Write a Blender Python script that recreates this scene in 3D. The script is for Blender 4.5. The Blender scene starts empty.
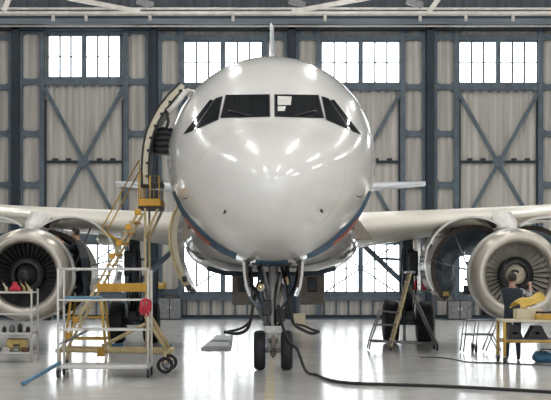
import bpy, bmesh, math, random
from mathutils import Vector, Matrix
from mathutils.bvhtree import BVHTree
random.seed(7)
S = bpy.context.scene
COL = S.collection
F = 1478.0; CX = 275.5; HY = 282.0; CZ = 1.69
def pt(px, py, Y): return Vector(((px-CX)*Y/F, Y, CZ+(HY-py)*Y/F))
def gp(px, py, h=0.0):
    Y = F*(CZ-h)/(py-HY); return Vector(((px-CX)*Y/F, Y, h))
V = lambda *a: Vector(a)

# ---------------------------------------------------------------- materials
def mat(name, col, rough=0.5, metal=0.0, noise=0.0, nscale=4.0, bump=0.0, bscale=30.0, coat=0.0, stretch=(1,1,1), col2=None, spec=0.5, contrast=(0.35,0.65)):
    m = bpy.data.materials.new(name); m.use_nodes = True
    nt = m.node_tree; b = nt.nodes['Principled BSDF']
    b.inputs['Base Color'].default_value = (*col, 1)
    b.inputs['Roughness'].default_value = rough
    b.inputs['Metallic'].default_value = metal
    b.inputs['Coat Weight'].default_value = coat
    b.inputs['Coat Roughness'].default_value = 0.05
    b.inputs['Specular IOR Level'].default_value = spec
    tc = nt.nodes.new('ShaderNodeTexCoord')
    mp = nt.nodes.new('ShaderNodeMapping'); mp.inputs['Scale'].default_value = stretch
    nt.links.new(tc.outputs['Object'], mp.inputs['Vector'])
    if noise > 0:
        n = nt.nodes.new('ShaderNodeTexNoise'); n.inputs['Scale'].default_value = nscale; n.inputs['Detail'].default_value = 5
        nt.links.new(mp.outputs[0], n.inputs['Vector'])
        r = nt.nodes.new('ShaderNodeValToRGB')
        r.color_ramp.elements[0].position = contrast[0]; r.color_ramp.elements[1].position = contrast[1]
        c2 = col2 or tuple(c*(1-noise) for c in col)
        r.color_ramp.elements[0].color = (*c2, 1); r.color_ramp.elements[1].color = (*col, 1)
        nt.links.new(n.outputs['Fac'], r.inputs['Fac']); nt.links.new(r.outputs['Color'], b.inputs['Base Color'])
    if bump > 0:
        n2 = nt.nodes.new('ShaderNodeTexNoise'); n2.inputs['Scale'].default_value = bscale
        nt.links.new(mp.outputs[0], n2.inputs['Vector'])
        bp = nt.nodes.new('ShaderNodeBump'); bp.inputs['Strength'].default_value = bump; bp.inputs['Distance'].default_value = 0.01
        nt.links.new(n2.outputs['Fac'], bp.inputs['Height']); nt.links.new(bp.outputs[0], b.inputs['Normal'])
    return m
def emis(name, col, strength):
    m = bpy.data.materials.new(name); m.use_nodes = True
    b = m.node_tree.nodes['Principled BSDF']
    b.inputs['Base Color'].default_value = (.8,.8,.8,1); b.inputs['Roughness'].default_value = .3
    b.inputs['Emission Color'].default_value = (*col, 1); b.inputs['Emission Strength'].default_value = strength
    return m
M = {}
M['white_paint'] = mat('white_paint', (.80,.79,.765), .2, noise=.06, nscale=1.3, coat=.7)
M['wing_paint'] = mat('wing_paint', (.82,.785,.70), .35, noise=.08, nscale=1.5, coat=.2)
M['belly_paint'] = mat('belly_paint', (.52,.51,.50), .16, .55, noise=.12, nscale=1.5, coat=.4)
M['tail_paint'] = mat('tail_paint', (.78,.81,.85), .3, noise=.04, coat=.3)
M['blue_paint'] = mat('blue_paint', (.008,.085,.18), .5, noise=.2, spec=.2)
M['red_paint'] = mat('red_paint', (.50,.10,.05), .5, noise=.2, spec=.2)
M['glass_dark'] = mat('glass_dark', (.012,.014,.016), .06, noise=.3, spec=.6)
M['gasket'] = mat('gasket', (.04,.04,.04), .5, noise=.2)
M['lip_metal'] = mat('lip_metal', (.56,.52,.46), .34, .75, noise=.06, nscale=3, coat=.1)
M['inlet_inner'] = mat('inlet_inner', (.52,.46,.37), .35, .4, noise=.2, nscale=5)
M['blade'] = mat('blade', (.15,.15,.15), .35, .3, noise=.3, nscale=3)  # left fan blades, shade put into the dark colour
M['blade_bright'] = mat('blade_bright', (.82,.78,.70), .3, .15, noise=.3, nscale=3)  # right fan blades, light put into the pale colour
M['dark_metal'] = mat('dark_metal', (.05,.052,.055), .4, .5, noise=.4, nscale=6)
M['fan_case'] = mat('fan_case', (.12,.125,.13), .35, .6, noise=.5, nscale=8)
M['chrome'] = mat('chrome', (.72,.72,.72), .1, 1.0, noise=.1, nscale=3)
M['duct'] = mat('duct', (.30,.40,.48), .12, .55, noise=.3, nscale=2)
M['brown_edge'] = mat('brown_edge', (.09,.065,.045), .5, .1, noise=.4, nscale=5)
M['cream'] = mat('cream', (.66,.60,.46), .45, noise=.15, nscale=4)
M['tyre'] = mat('tyre', (.018,.022,.028), .65, noise=.3, nscale=20, bump=.2)
M['gear_grey'] = mat('gear_grey', (.22,.225,.23), .35, .5, noise=.3, nscale=8)
M['gear_blue'] = mat('gear_blue', (.15,.20,.25), .35, .4, noise=.4, nscale=5)
M['yellow'] = mat('yellow', (.60,.37,.06), .4, noise=.25, nscale=6)
M['pale_yellow'] = mat('pale_yellow', (.62,.50,.27), .45, noise=.2, nscale=6)
M['orange'] = mat('orange', (.64,.34,.03), .45, noise=.2, nscale=6)
M['white_tube'] = mat('white_tube', (.72,.71,.68), .35, noise=.12, nscale=6)
M['grey_tube'] = mat('grey_tube', (.25,.26,.27), .35, .5, noise=.2, nscale=6)
M['black'] = mat('black', (.02,.02,.022), .5, noise=.3, nscale=10)
M['blue_steel'] = mat('blue_steel', (.08,.24,.38), .4, noise=.2, nscale=6)
M['red_cloth'] = mat('red_cloth', (.62,.04,.07), .8, noise=.25, nscale=12, bump=.3)
M['frame_steel'] = mat('frame_steel', (.115,.155,.19), .5, .2, noise=.3, nscale=2.5)
M['header_steel'] = mat('header_steel', (.17,.21,.245), .45, .3, noise=.3, nscale=1.5, stretch=(.3,1,2))
M['navy_steel'] = mat('navy_steel', (.018,.032,.048), .5, .2, noise=.3, nscale=2)
M['light_steel'] = mat('light_steel', (.62,.60,.56), .5, .1, noise=.2, nscale=3)
M['carton'] = mat('carton', (.68,.60,.42), .8, noise=.1, nscale=8)
M['skin'] = mat('skin', (.45,.27,.19), .55, noise=.1, nscale=20)
M['hair'] = mat('hair', (.02,.016,.014), .6, noise=.3, nscale=40)
M['navy_cloth'] = mat('navy_cloth', (.025,.035,.05), .85, noise=.35, nscale=10, bump=.3)
M['grey_cloth'] = mat('grey_cloth', (.09,.093,.10), .85, noise=.3, nscale=10, bump=.3)
M['pale_cloth'] = mat('pale_cloth', (.42,.42,.43), .85, noise=.2, nscale=10, bump=.3)
M['ceiling'] = mat('ceiling_sheet', (.16,.175,.19), .7, noise=.35, nscale=1.0, stretch=(6,.2,.2))
M['upper_wall'] = mat('upper_wall', (.12,.145,.165), .6, noise=.4, nscale=1.0, stretch=(5,1,.15))
M['side_wall'] = mat('side_wall', (.62,.61,.58), .7, noise=.25, nscale=1.0, stretch=(1,5,.15))
M['pane'] = emis('pane_daylight', (.93,.98,1.0), 4.2)
M['lamp'] = emis('lamp_diffuser', (1.0,.97,.92), 60.0)
M['strut_paint'] = mat('strut_paint', (.52,.50,.47), .35, .1, noise=.25, nscale=6)
M['brown_panel'] = mat('brown_panel', (.34,.29,.25), .5, noise=.3, nscale=4)
M['gold'] = mat('gold', (.5,.36,.12), .35, .5, noise=.3, nscale=10)

# door boards: weathered vertical sheets
def board_mat():
    m = mat('weathered_boards', (.62,.595,.55), .75, noise=.42, nscale=1.6, stretch=(3.5,1,.12), contrast=(.3,.7))
    nt = m.node_tree; b = nt.nodes['Principled BSDF']
    tc = nt.nodes.new('ShaderNodeTexCoord'); w = nt.nodes.new('ShaderNodeTexWave')
    w.bands_direction = 'X'; w.inputs['Scale'].default_value = 1.1; w.inputs['Distortion'].default_value = .25
    nt.links.new(tc.outputs['Object'], w.inputs['Vector'])
    bp = nt.nodes.new('ShaderNodeBump'); bp.inputs['Strength'].default_value = .6; bp.inputs['Distance'].default_value = .04
    nt.links.new(w.outputs['Fac'], bp.inputs['Height']); nt.links.new(bp.outputs[0], b.inputs['Normal'])
    return m
M['boards'] = board_mat()
def floor_mat():
    m = mat('polished_floor', (.72,.715,.70), .16, noise=.14, nscale=.5, contrast=(.3,.75), coat=0)
    nt = m.node_tree; b = nt.nodes['Principled BSDF']
    b.inputs['Specular IOR Level'].default_value = 1.0
    tc = nt.nodes.new('ShaderNodeTexCoord')
    n = nt.nodes.new('ShaderNodeTexNoise'); n.inputs['Scale'].default_value = 1.2; n.inputs['Detail'].default_value = 6
    nt.links.new(tc.outputs['Object'], n.inputs['Vector'])
    mr = nt.nodes.new('ShaderNodeMapRange'); mr.inputs['To Min'].default_value = .10; mr.inputs['To Max'].default_value = .22
    nt.links.new(n.outputs['Fac'], mr.inputs['Value']); nt.links.new(mr.outputs[0], b.inputs['Roughness'])
    n2 = nt.nodes.new('ShaderNodeTexNoise'); n2.inputs['Scale'].default_value = 3.0
    nt.links.new(tc.outputs['Object'], n2.inputs['Vector'])
    bp = nt.nodes.new('ShaderNodeBump'); bp.inputs['Strength'].default_value = .12; bp.inputs['Distance'].default_value = .02
    nt.links.new(n2.outputs['Fac'], bp.inputs['Height']); nt.links.new(bp.outputs[0], b.inputs['Normal'])
    return m
M['floor'] = floor_mat()

# ---------------------------------------------------------------- mesh builder
class MB:
    def __init__(s): s.v = []; s.f = []; s.m = []; s.sm = []; s.cur = 0; s.mats = []
    def use(s, name):
        if name not in s.mats: s.mats.append(name)
        s.cur = s.mats.index(name); return s
    def add(s, vs, fs, smooth=False):
        o = len(s.v); s.v += [Vector(v) for v in vs]
        for f in fs: s.f.append([i+o for i in f]); s.m.append(s.cur); s.sm.append(smooth)
        return s
    def box(s, c, size, R=None):
        c = Vector(c); h = [x/2 for x in size]; vs = []
        for x in (-1,1):
            for y in (-1,1):
                for z in (-1,1):
                    p = Vector((x*h[0], y*h[1], z*h[2]))
                    vs.append((R @ p if R else p) + c)
        return s.add(vs, [(0,1,3,2),(4,6,7,5),(0,4,5,1),(2,3,7,6),(0,2,6,4),(1,5,7,3)])
    def bx(s, x0,x1,y0,y1,z0,z1): return s.box(((x0+x1)/2,(y0+y1)/2,(z0+z1)/2),(abs(x1-x0),abs(y1-y0),abs(z1-z0)))
    def rbox(s, c, size, r=.02, R=None):   # bevelled box
        bm = bmesh.new(); bmesh.ops.create_cube(bm, size=1)
        for v in bm.verts: v.co = Vector((v.co.x*size[0], v.co.y*size[1], v.co.z*size[2]))
        bmesh.ops.bevel(bm, geom=list(bm.edges), offset=r, segments=2, affect='EDGES', profile=.6)
        vs = [((R @ v.co) if R else v.co.copy())+Vector(c) for v in bm.verts]
        bm.verts.index_update(); fs = [[v.index for v in f.verts] for f in bm.faces]
        bm.free(); return s.add(vs, fs)
    def beam(s, p0, p1, w, d):            # rectangular bar, w across, d along Y-ish
        p0 = Vector(p0); p1 = Vector(p1); t = (p1-p0); L = t.length; t.normalize()
        y = Vector((0,1,0)) if abs(t.y) < .9 else Vector((1,0,0))
        a = t.cross(y).normalized(); b = a.cross(t).normalized()
        R = Matrix((a, b, t)).transposed()
        return s.box((p0+p1)/2, (w, d, L), R)
    def tube(s, path, r, n=8, cap=True, close=False):
        P = [Vector(p) for p in path]; rs = r if isinstance(r, (list,tuple)) else [r]*len(P)
        vs = []; fs = []; up = None
        for i, p in enumerate(P):
            a = P[i-1] if (i > 0 or close) else P[i]; b = P[(i+1) % len(P)] if (i < len(P)-1 or close) else P[i]
            t = (b-a).normalized()
            if up is None:
                up = Vector((0,0,1)) if abs(t.z) < .9 else Vector((1,0,0))
            u = (up - t*up.dot(t)).normalized(); w = t.cross(u); up = u
            for k in range(n):
                an = 2*math.pi*k/n; vs.append(p + (u*math.cos(an)+w*math.sin(an))*rs[i])
        m = len(P)
        for i in range(m if close else m-1):
            j = (i+1) % m
            for k in range(n): fs.append((i*n+k, i*n+(k+1)%n, j*n+(k+1)%n, j*n+k))
        if cap and not close: fs.append(tuple(range(n))[::-1]); fs.append(tuple((m-1)*n+k for k in range(n)))
        return s.add(vs, fs, True)
    def cyl(s, p0, p1, r, n=12): return s.tube([p0,p1], r, n)
    def lathe(s, prof, c, axis='Y', n=32, closed=False):   # prof: list of (radius, along)
        vs = []; fs = []; c = Vector(c)
        for (r, a) in prof:
            for k in range(n):
                an = 2*math.pi*k/n; q = (r*math.cos(an), r*math.sin(an))
                vs.append(c + (Vector((q[0], a, q[1])) if axis == 'Y' else Vector((a, q[0], q[1])) if axis == 'X' else Vector((q[0], q[1], a))))
        m = len(prof)
        for i in range(m if closed else m-1):
            j = (i+1) % m
            for k in range(n): fs.append((i*n+k, i*n+(k+1)%n, j*n+(k+1)%n, j*n+k))
        return s.add(vs, fs, True)
    def loft(s, rings, cap=True):
        n = len(rings[0]); vs = [v for r in rings for v in r]; fs = []
        for i in range(len(rings)-1):
            for k in range(n): fs.append((i*n+k, i*n+(k+1)%n, (i+1)*n+(k+1)%n, (i+1)*n+k))
        if cap: fs.append(tuple(range(n))[::-1]); fs.append(tuple((len(rings)-1)*n+k for k in range(n)))
        return s.add(vs, fs, True)
    def grid(s, rows, smooth=True):
        n = len(rows[0]); vs = [v for r in rows for v in r]; fs = []
        for i in range(len(rows)-1):
            for k in range(n-1): fs.append((i*n+k, i*n+k+1, (i+1)*n+k+1, (i+1)*n+k))
        return s.add(vs, fs, smooth)
    def shell(s, rows, normals, t):        # thick grid
        top = [[p+n*t for p, n in zip(r, q)] for r, q in zip(rows, normals)]
        s.grid(rows); s.grid([r[::-1] for r in top])
        def edge(a, b): s.grid([a, b], False)
        edge(top[0], rows[0]); edge(rows[-1], top[-1])
        edge([r[0] for r in rows], [r[0] for r in top]); edge([r[-1] for r in top], [r[-1] for r in rows])
        return s
    def prism(s, poly, y0, y1):             # poly in (x,z)
        n = len(poly); vs = [Vector((x,y0,z)) for x,z in poly]+[Vector((x,y1,z)) for x,z in poly]
        fs = [tuple(range(n)), tuple(range(n,2*n))[::-1]]
        for i in range(n): fs.append((i, i+n, (i+1)%n+n, (i+1)%n))
        return s.add(vs, fs)
    def build(s, name, parent=None, loc=None, label=None):
        root = Vector((0,0,0)); p = parent
        while p is not None: root = root + p.location; p = p.parent
        off = root + (Vector(loc) if loc is not None else Vector((0,0,0)))
        me = bpy.data.meshes.new(name)
        me.from_pydata([v-off for v in s.v], [], s.f)
        for n in s.mats: me.materials.append(M[n])
        me.polygons.foreach_set('material_index', s.m); me.polygons.foreach_set('use_smooth', s.sm)
        bm = bmesh.new(); bm.from_mesh(me); bmesh.ops.recalc_face_normals(bm, faces=bm.faces); bm.to_mesh(me); bm.free()
        me.update()
        o = bpy.data.objects.new(name, me); COL.objects.link(o); o.parent = parent
        if loc is not None: o.location = loc
        if label: o['label'] = label
        return o
def mb(m): return MB().use(m)
def thing(name, label, cat, loc, group=None):
    o = bpy.data.objects.new(name, None); COL.objects.link(o); o.location = loc
    o.empty_display_size = .1
    o['label'] = label; o['category'] = cat
    if group: o['group'] = group
    bpy.context.view_layer.update() if False else None
    return o
def tag(o, label, cat, group=None, kind=None):
    o['label'] = label; o['category'] = cat
    if group: o['group'] = group
    if kind: o['kind'] = kind
    return o
def struct(o): o['kind'] = 'structure'; return o

# ---------------------------------------------------------------- hangar shell
WY = 67.0; WS = F/WY
def zy(y): return CZ+(HY-y)/WS
XL, XR, YF, CEIL = -30.0, 30.0, -8.0, 17.0
struct(mb('floor').bx(XL,XR,YF,WY+.6,-.3,0).build('floor', loc=(0,0,0)))
struct(mb('ceiling').bx(XL,XR,YF,WY+.6,CEIL,CEIL+.2).build('ceiling'))
struct(mb('side_wall').bx(XL-.3,XL,YF,WY+.6,0,CEIL).build('wall_left'))
struct(mb('side_wall').bx(XR,XR+.3,YF,WY+.6,0,CEIL).build('wall_right'))
DOORTOP = zy(31)
b = mb('upper_wall'); b.bx(XL,XR,WY+.15,WY+.5,DOORTOP,CEIL)
PITCH = 137.5/WS; LC0 = (85.5-CX)/WS
k0, k1 = -2, 4
xa = LC0+(k0-.5)*PITCH; xb = LC0+(k1+.5)*PITCH
b.use('boards').bx(XL,xa,WY+.1,WY+.4,0,DOORTOP).bx(xb,XR,WY+.1,WY+.4,0,DOORTOP)
struct(b.build('wall_back'))
# yellow guide line on floor
o = mb('pale_yellow'); 
M['line_paint'] = mat('line_paint', (.62,.56,.38), .25, noise=.15, nscale=2)
struct(mb('line_paint').bx(-.17,-.02,3,44,0.0,.004).build('trim_1'))
b = mb('frame_steel').bx(XL,XR,WY-.3,WY-.05,-.0,.07).build('baseboard_back'); struct(b)

# sliding door leaves
def leaf(k):
    cx = LC0+k*PITCH-(.05 if k == 0 else 0); h = PITCH/2-.02; Yp = WY; wy0, wy1 = (34.5,79) if k == 0 else (40.5,84.5)
    uz0, uz1 = zy(wy1), zy(wy0); lz0, lz1 = zy(293.5), zy(243); ww = 1.70 if k == 0 else 1.84
    p = mb('boards')
    p.bx(cx-h,cx-ww,Yp,Yp+.12,0.02,DOORTOP); p.bx(cx+ww,cx+h,Yp,Yp+.12,0.02,DOORTOP)
    p.bx(cx-ww,cx+ww,Yp,Yp+.12,0.02,lz0); p.bx(cx-ww,cx+ww,Yp,Yp+.12,lz1,uz0); p.bx(cx-ww,cx+ww,Yp,Yp+.12,uz1,DOORTOP)
    o = p.build('door_%d' % (k-k0+1), loc=(cx,Yp,0)); struct(o)
    st = mb('frame_steel')
    for sx in (-1,1):
        st.bx(cx+sx*1.9-.11,cx+sx*1.9+.11,Yp-.22,Yp,0.0,DOORTOP)
        st.bx(cx+sx*(h-.25)-.07,cx+sx*(h-.25)+.07,Yp-.2,Yp,0.0,DOORTOP)
    st.build('stile', o)
    dk = mb('navy_steel')
    for sx in (-1,1):
        dk.bx(cx+sx*(h-.09)-.09,cx+sx*(h-.09)+.09,Yp-.3,Yp,0.0,DOORTOP)
    dk.build('edge_post', o)
    for sx in (-1,1): dkz = mb('navy_steel').bx(cx+sx*1.76-.05,cx+sx*1.76+.05,Yp-.12,Yp,zy(236),zy(100)).build('guide_bar', o)
    ra = mb('frame_steel')
    zs = [zy(y) for y in (wy0-3,wy1+3,134,185,236,292)]
    for z in zs:
        for sx in (-1,1):
            xi, xo = cx+sx*1.8, cx+sx*(h-.2)
            ra.bx(min(xi,xo),max(xi,xo),Yp-.16,Yp,z-.13,z+.13)
            for sz in (-1,1):       # rounded corner gussets
                for xx, dx in ((xi+sx*.2, sx), (xo-sx*.1, -sx)):
                    q = []
                    for a in range(5):
                        an = a/4*math.pi/2
                        q.append((xx+dx*.22*(1-math.sin(an)), z+sz*(.13+.22*(1-math.cos(an)))))
                    ra.prism([(xx, z+sz*.13)]+q, Yp-.12, Yp-.02)
    ra.build('side_rail', o)
    cr = mb('frame_steel')
    for y, w in ((wy1+2.5,.17),(wy0-2.5,.12),(238,.16),(297,.14)):
        cr.bx(cx-1.8,cx+1.8,Yp-.18,Yp,zy(y)-w,zy(y)+w)
    for i in range(9): cr.bx(cx-1.6+i*.4-.05,cx-1.6+i*.4+.05,Yp-.22,Yp-.1,zy(wy1+2.5)-.26,zy(wy1+2.5)-.15)
    cr.build('cross_rail', o)
    br = mb('frame_steel')
    zt, zm, zb = zy(wy1+9), zy(162), zy(233)
    br.use('navy_steel').bx(cx-1.8,cx+1.8,Yp-.14,Yp,zm-.06,zm+.06)
    for i in (-1.3,-.7,.7,1.3): br.bx(cx+i-.12,cx+i+.12,Yp-.17,Yp-.1,zm-.02,zm+.16)
    br.use('frame_steel')
    br.beam((cx-1.8,Yp-.1,zt),(cx+1.8,Yp-.1,zb),.16,.12); br.beam((cx+1.8,Yp-.17,zt),(cx-1.8,Yp-.17,zb),.16,.12)
    br.box((cx,Yp-.2,zm),(.42,.08,.42), Matrix.Rotation(math.pi/4,3,'Y'))
    br.build('cross_brace', o)
    # windows
    for (z0, z1) in ((uz0,uz1),(lz0,lz1)):
        fr = mb('frame_steel'); low = z0 < 6
        fr.bx(cx-ww,cx+ww,Yp-.1,Yp+.1,z1-.09,z1); fr.bx(cx-ww,cx+ww,Yp-.1,Yp+.1,z0,z0+.09)
        for sx in (-1,1): fr.bx(cx+sx*(ww-.05)-.05,cx+sx*(ww-.05)+.05,Yp-.1,Yp+.1,z0,z1)
        fr.bx(cx-.11,cx+.11,Yp-.12,Yp+.1,z0,z1)
        zm2 = (z0+z1)/2
        fr.bx(cx-ww,cx+ww,Yp-.03,Yp+.05,zm2-.022,zm2+.022)
        for sx in (-1,1):
            for q in (.11+(ww-.21)/3,.11+(ww-.21)*2/3): fr.bx(cx+sx*q-.04,cx+sx*q+.04,Yp-.04,Yp+.05,z0,z1)
        if low:
            fr.beam((cx-1.7,Yp-.14,z0),(cx+1.7,Yp-.14,z1),.06,.05); fr.beam((cx+1.7,Yp-.2,z0),(cx-1.7,Yp-.2,z1),.06,.05)
        wf = fr.build('window_frame', o)
        mb('pane').bx(cx-ww+.02,cx+ww-.02,Yp+.05,Yp+.08,z0+.02,z1-.02).build('window_pane', wf)
    lw = mb('frame_steel')
    for i in range(7): lw.bx(cx-1.65+i*.55-.04,cx-1.65+i*.55+.04,Yp-.1,Yp,.1,zy(299))
    lw.use('navy_steel').bx(cx-h,cx+h,Yp-.25,Yp,0,.2)
    lw.build('bottom_rail', o)
for k in range(k0, k1+1): leaf(k)

# header track above the doors
b = mb('header_steel'); zt = zy(17); 
b.bx(XL,XR,WY-.9,WY+.15,zy(27.5),zy(22)); struct(b.build('trim_2'))
b = mb('navy_steel').bx(XL,XR,WY-.5,WY+.14,DOORTOP-.02,zy(27.5)-.01).bx(XL,XR,WY-.75,WY-.2,zy(22)+.01,zy(14)); struct(b.build('trim_3'))
b = mb('light_steel').tube([V(XL,WY-1.0,zy(30)),V(XR,WY-1.0,zy(30))],.04,8); struct(b.build('trim_4'))
# roof truss chord near the door: twin light tubes with hangers and diagonals
TY = 62.0
def pz(y): return CZ+(HY-y)*TY/F
t = thing('roof_truss','pale steel roof truss with twin bottom chords and slanting braces above the hangar doors','truss',(0,TY,pz(15)))
for y, r in ((8.8,.055),(13.6,.10)):
    mb('light_steel').tube([V(XL+.1,TY,pz(y)),V(XR-.1,TY,pz(y))],r,10).build('chord', t)
for (a, c, d, e) in ((28,-48,4,11),(68,-2,140,12),(292,12,378,-4),(428,13,462,-32),(560,12,600,-20)):
    mb('light_steel').beam(pt(a,c,TY),pt(d,e,TY),.2,.14).build('brace', t)
for x in (-13,53,86,150,233,325,420,466,513,560): mb('light_steel').tube([pt(x,12,TY),pt(x,21,TY)],.07,8).build('hanger', t)
for x in (0,145,297,415): mb('gear_grey').beam(pt(x-8,0,TY),pt(x+8,6,TY),.3,.1).build('gusset', t)
# main columns between leaves, standing proud of the doors
for i, x in enumerate((17,154.5,292,429.5)):
    X = (x-CX)/WS
    b = mb('navy_steel'); w = .17 if i != 1 else .12
    b.bx(X-w,X+w,WY-.5,WY-.31,0,zy(27)); b.bx(X-w*.5,X+w*.5,WY-.4,WY-.3,0,zy(27))
    struct(b.build('trim_%d' % (5+i)))

# ceiling lamps
n = 0
lampspots = []
for Y in (5,18,31,44,57):
    for X in (-12.5,-4.2,4.2,12.5,21): lampspots.append((X,Y))
for (X, Y) in lampspots:
    L = 4.6
    t = thing('ceiling_light','long white tube lamp hung under the dark hangar roof','ceiling light',(X,Y,CEIL-.32),'ceiling lights')
    hs = mb('light_steel').bx(X-.22,X+.22,Y-L/2,Y+L/2,CEIL-.2,CEIL).build('housing', t)
    mb('lamp').bx(X-.17,X+.17,Y-L/2+.05,Y+L/2-.05,CEIL-.27,CEIL-.2).build('diffuser', t)

# ---------------------------------------------------------------- airliner
X0 = -0.075; N0 = 23.4; FZ = 4.06
TAB = [ # s, top, bottom, halfwidth, widest line
 (0,-.85,-.85,0,-.85),(.03,-.68,-1.0,.17,-.84),(.1,-.55,-1.11,.31,-.83),(.3,-.33,-1.28,.56,-.78),(.7,-.06,-1.48,.89,-.68),(1.2,.19,-1.64,1.17,-.56),
 (1.6,.37,-1.74,1.35,-.47),(2.1,.67,-1.83,1.53,-.37),(2.6,.98,-1.9,1.67,-.28),(3.2,1.36,-1.96,1.80,-.19),
 (4,1.72,-2.02,1.92,-.1),(5,1.97,-2.06,2.0,-.03),(6,2.07,-2.07,2.03,0),(24,2.07,-2.07,2.03,0),(28,2.07,-1.5,1.85,.25),(32,2.0,-.55,1.35,.75),(35,1.85,.35,.8,1.1),(37.4,1.6,.95,.25,1.27)]
def prep(ci):
    xs = [math.sqrt(r[0]) for r in TAB]; ys = [r[ci] for r in TAB]; n = len(xs)
    d = [(ys[i+1]-ys[i])/(xs[i+1]-xs[i]) for i in range(n-1)]; m = [d[0]]
    for i in range(1,n-1):
        if d[i-1]*d[i] <= 0: m.append(0)
        else:
            w1 = 2*(xs[i+1]-xs[i])+(xs[i]-xs[i-1]); w2 = (xs[i+1]-xs[i])+2*(xs[i]-xs[i-1])
            m.append((w1+w2)/(w1/d[i-1]+w2/d[i]))
    m.append(d[-1])
    def f(s):
        x = math.sqrt(max(s,0)); i = 0
        while i < n-2 and x > xs[i+1]: i += 1
        h = xs[i+1]-xs[i]; t = (x-xs[i])/h
        return (2*t**3-3*t*t+1)*ys[i]+(t**3-2*t*t+t)*h*m[i]+(-2*t**3+3*t*t)*ys[i+1]+(t**3-t*t)*h*m[i+1]
    return f
fT, fB, fW, fM = prep(1), prep(2), prep(3), prep(4)
def surf(s, th, off=0.0):      # th = 0 top, +90deg = image right
    hw = fW(s); zm = fM(s); c = math.cos(th)
    z = zm+((fT(s)-zm) if c >= 0 else (zm-fB(s)))*c
    p = Vector((X0+hw*math.sin(th), N0+s, FZ+z))
    if off:
        e = 1e-3
        q1 = surf(s+e, th)-surf(max(s-e,1e-6), th); q2 = surf(s, th+e)-surf(s, th-e)
        nn = q1.cross(q2).normalized()
        ctr = Vector((X0, p.y, FZ+zm))
        if nn.dot(p-ctr) < 0: nn = -nn
        p = p+nn*off
    return p
AIR = thing('airliner','white twin-engine jet airliner parked nose-on in the hangar, service door and engine cowls open','airplane',(X0,28.4,0)); AIR.rotation_euler.z = .0037
NR = 96
sts = [1e-4]+[ (i/28)**2*6 for i in range(1,29)]+[8,10,12,15,18,21,24,26,28,30,32,33.5,35,36.4,37.4]
fb = mb('white_paint'); fb.loft([[surf(s, 2*math.pi*k/NR) for k in range(NR)] for s in sts])
FUS = fb.build('fuselage', AIR)
dense = MB().use('white_paint'); dense.loft([[surf(s, 2*math.pi*k/NR) for k in range(NR)] for s in sts], cap=False)
BV = BVHTree.FromPolygons(dense.v, dense.f)
EYE = V(0,0,CZ)
def cast(px, py):
    d = Vector(((px-CX)/F, 1, (HY-py)/F)).normalized()
    h = BV.ray_cast(EYE, d)
    if h[0] is None or h[3] > 33:
        p, nn, i, dd = BV.find_nearest(EYE+d*28.4); h = (p, nn)
    p, nn = h[0], h[1]
    if nn.dot(d) > 0: nn = -nn
    return p, nn
def patch(q, m, off, n=8, t=.0):
    rows = []
    for i in range(n+1):
        r = []
        for j in range(n+1):
            u, v = j/n, i/n
            x = (q[0][0]*(1-u)+q[1][0]*u)*(1-v)+(q[3][0]*(1-u)+q[2][0]*u)*v
            y = (q[0][1]*(1-u)+q[1][1]*u)*(1-v)+(q[3][1]*(1-u)+q[2][1]*u)*v
            p, nn = cast(x, y); r.append(p+nn*off)
        rows.append(r)
    return mb(m).grid(rows)
def grow(q, g):
    cx = sum(p[0] for p in q)/4; cy = sum(p[1] for p in q)/4
    o = []
    for (x, y) in q:
        d = math.hypot(x-cx, y-cy); o.append((x+(x-cx)/d*g, y+(y-cy)/d*g))
    return o
MX = 271.6
wins = [[(226,95.5),(268.5,95),(268.5,116.5),(220.5,118)],
        [(215,99.5),(222,97),(217.5,119),(194.5,129.5)],
        [(209.5,100.5),(213,101),(192.5,130.5),(183.5,134)]]
for q in wins:
    for mir in (0,1):
        qq = [(2*MX-x, y) for x, y in q] if mir else q
        g = patch(grow(qq,1.2),'gasket',.006).build('window_seal', FUS)
        patch(qq,'glass_dark',.012).build('cockpit_window', FUS)
patch([(277,97),(291,97.5),(290,106),(277,106)],'white_tube',.02).build('sun_visor', FUS, label='pale visor behind the windshield')  # pale patches laid on the glass paint in the brightness of the pane
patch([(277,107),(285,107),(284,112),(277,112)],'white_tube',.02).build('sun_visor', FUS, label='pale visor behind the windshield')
for x0, y0, x1, y1 in ((250,117.5,228,112),(293,117.5,315,112)):
    P = [cast(x0+(x1-x0)*i/6, y0+(y1-y0)*i/6) for i in range(7)]
    mb('black').tube([p+n*.03 for p, n in P], .012, 6).build('wiper', FUS)
# livery stripe round the lower nose, conformal on the skin
def sp(t0, t1, s0f, s1f, m, name, off=.005, n=24, ns=6):
    rows = []
    for i in range(n+1):
        th = math.radians(180+t0+(t1-t0)*i/n); a = abs(t0+(t1-t0)*i/n)
        s0, s1 = s0f(a), s1f(a)
        rows.append([surf(s0+(s1-s0)*j/ns, th, off) for j in range(ns+1)])
    return mb(m).grid(rows).build(name, FUS)
A = lambda a: 3.6-.015*min(a,45)+.022*max(0,a-45); B = lambda a: 5.0
for (t0, t1) in ((-72,-20),(-9,9),(20,72)): sp(t0, t1, A, B, 'blue_paint', 'livery_stripe')
for (t0, t1) in ((-56,-36),(36,56)): sp(t0, t1, lambda a: 3.75, lambda a: 5.0, 'red_paint', 'livery_flash', .009)
sp(-180,180, lambda a: 6.9, lambda a: 6.93, 'belly_paint', 'skin_joint', .002, 64, 1) if False else None
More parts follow.
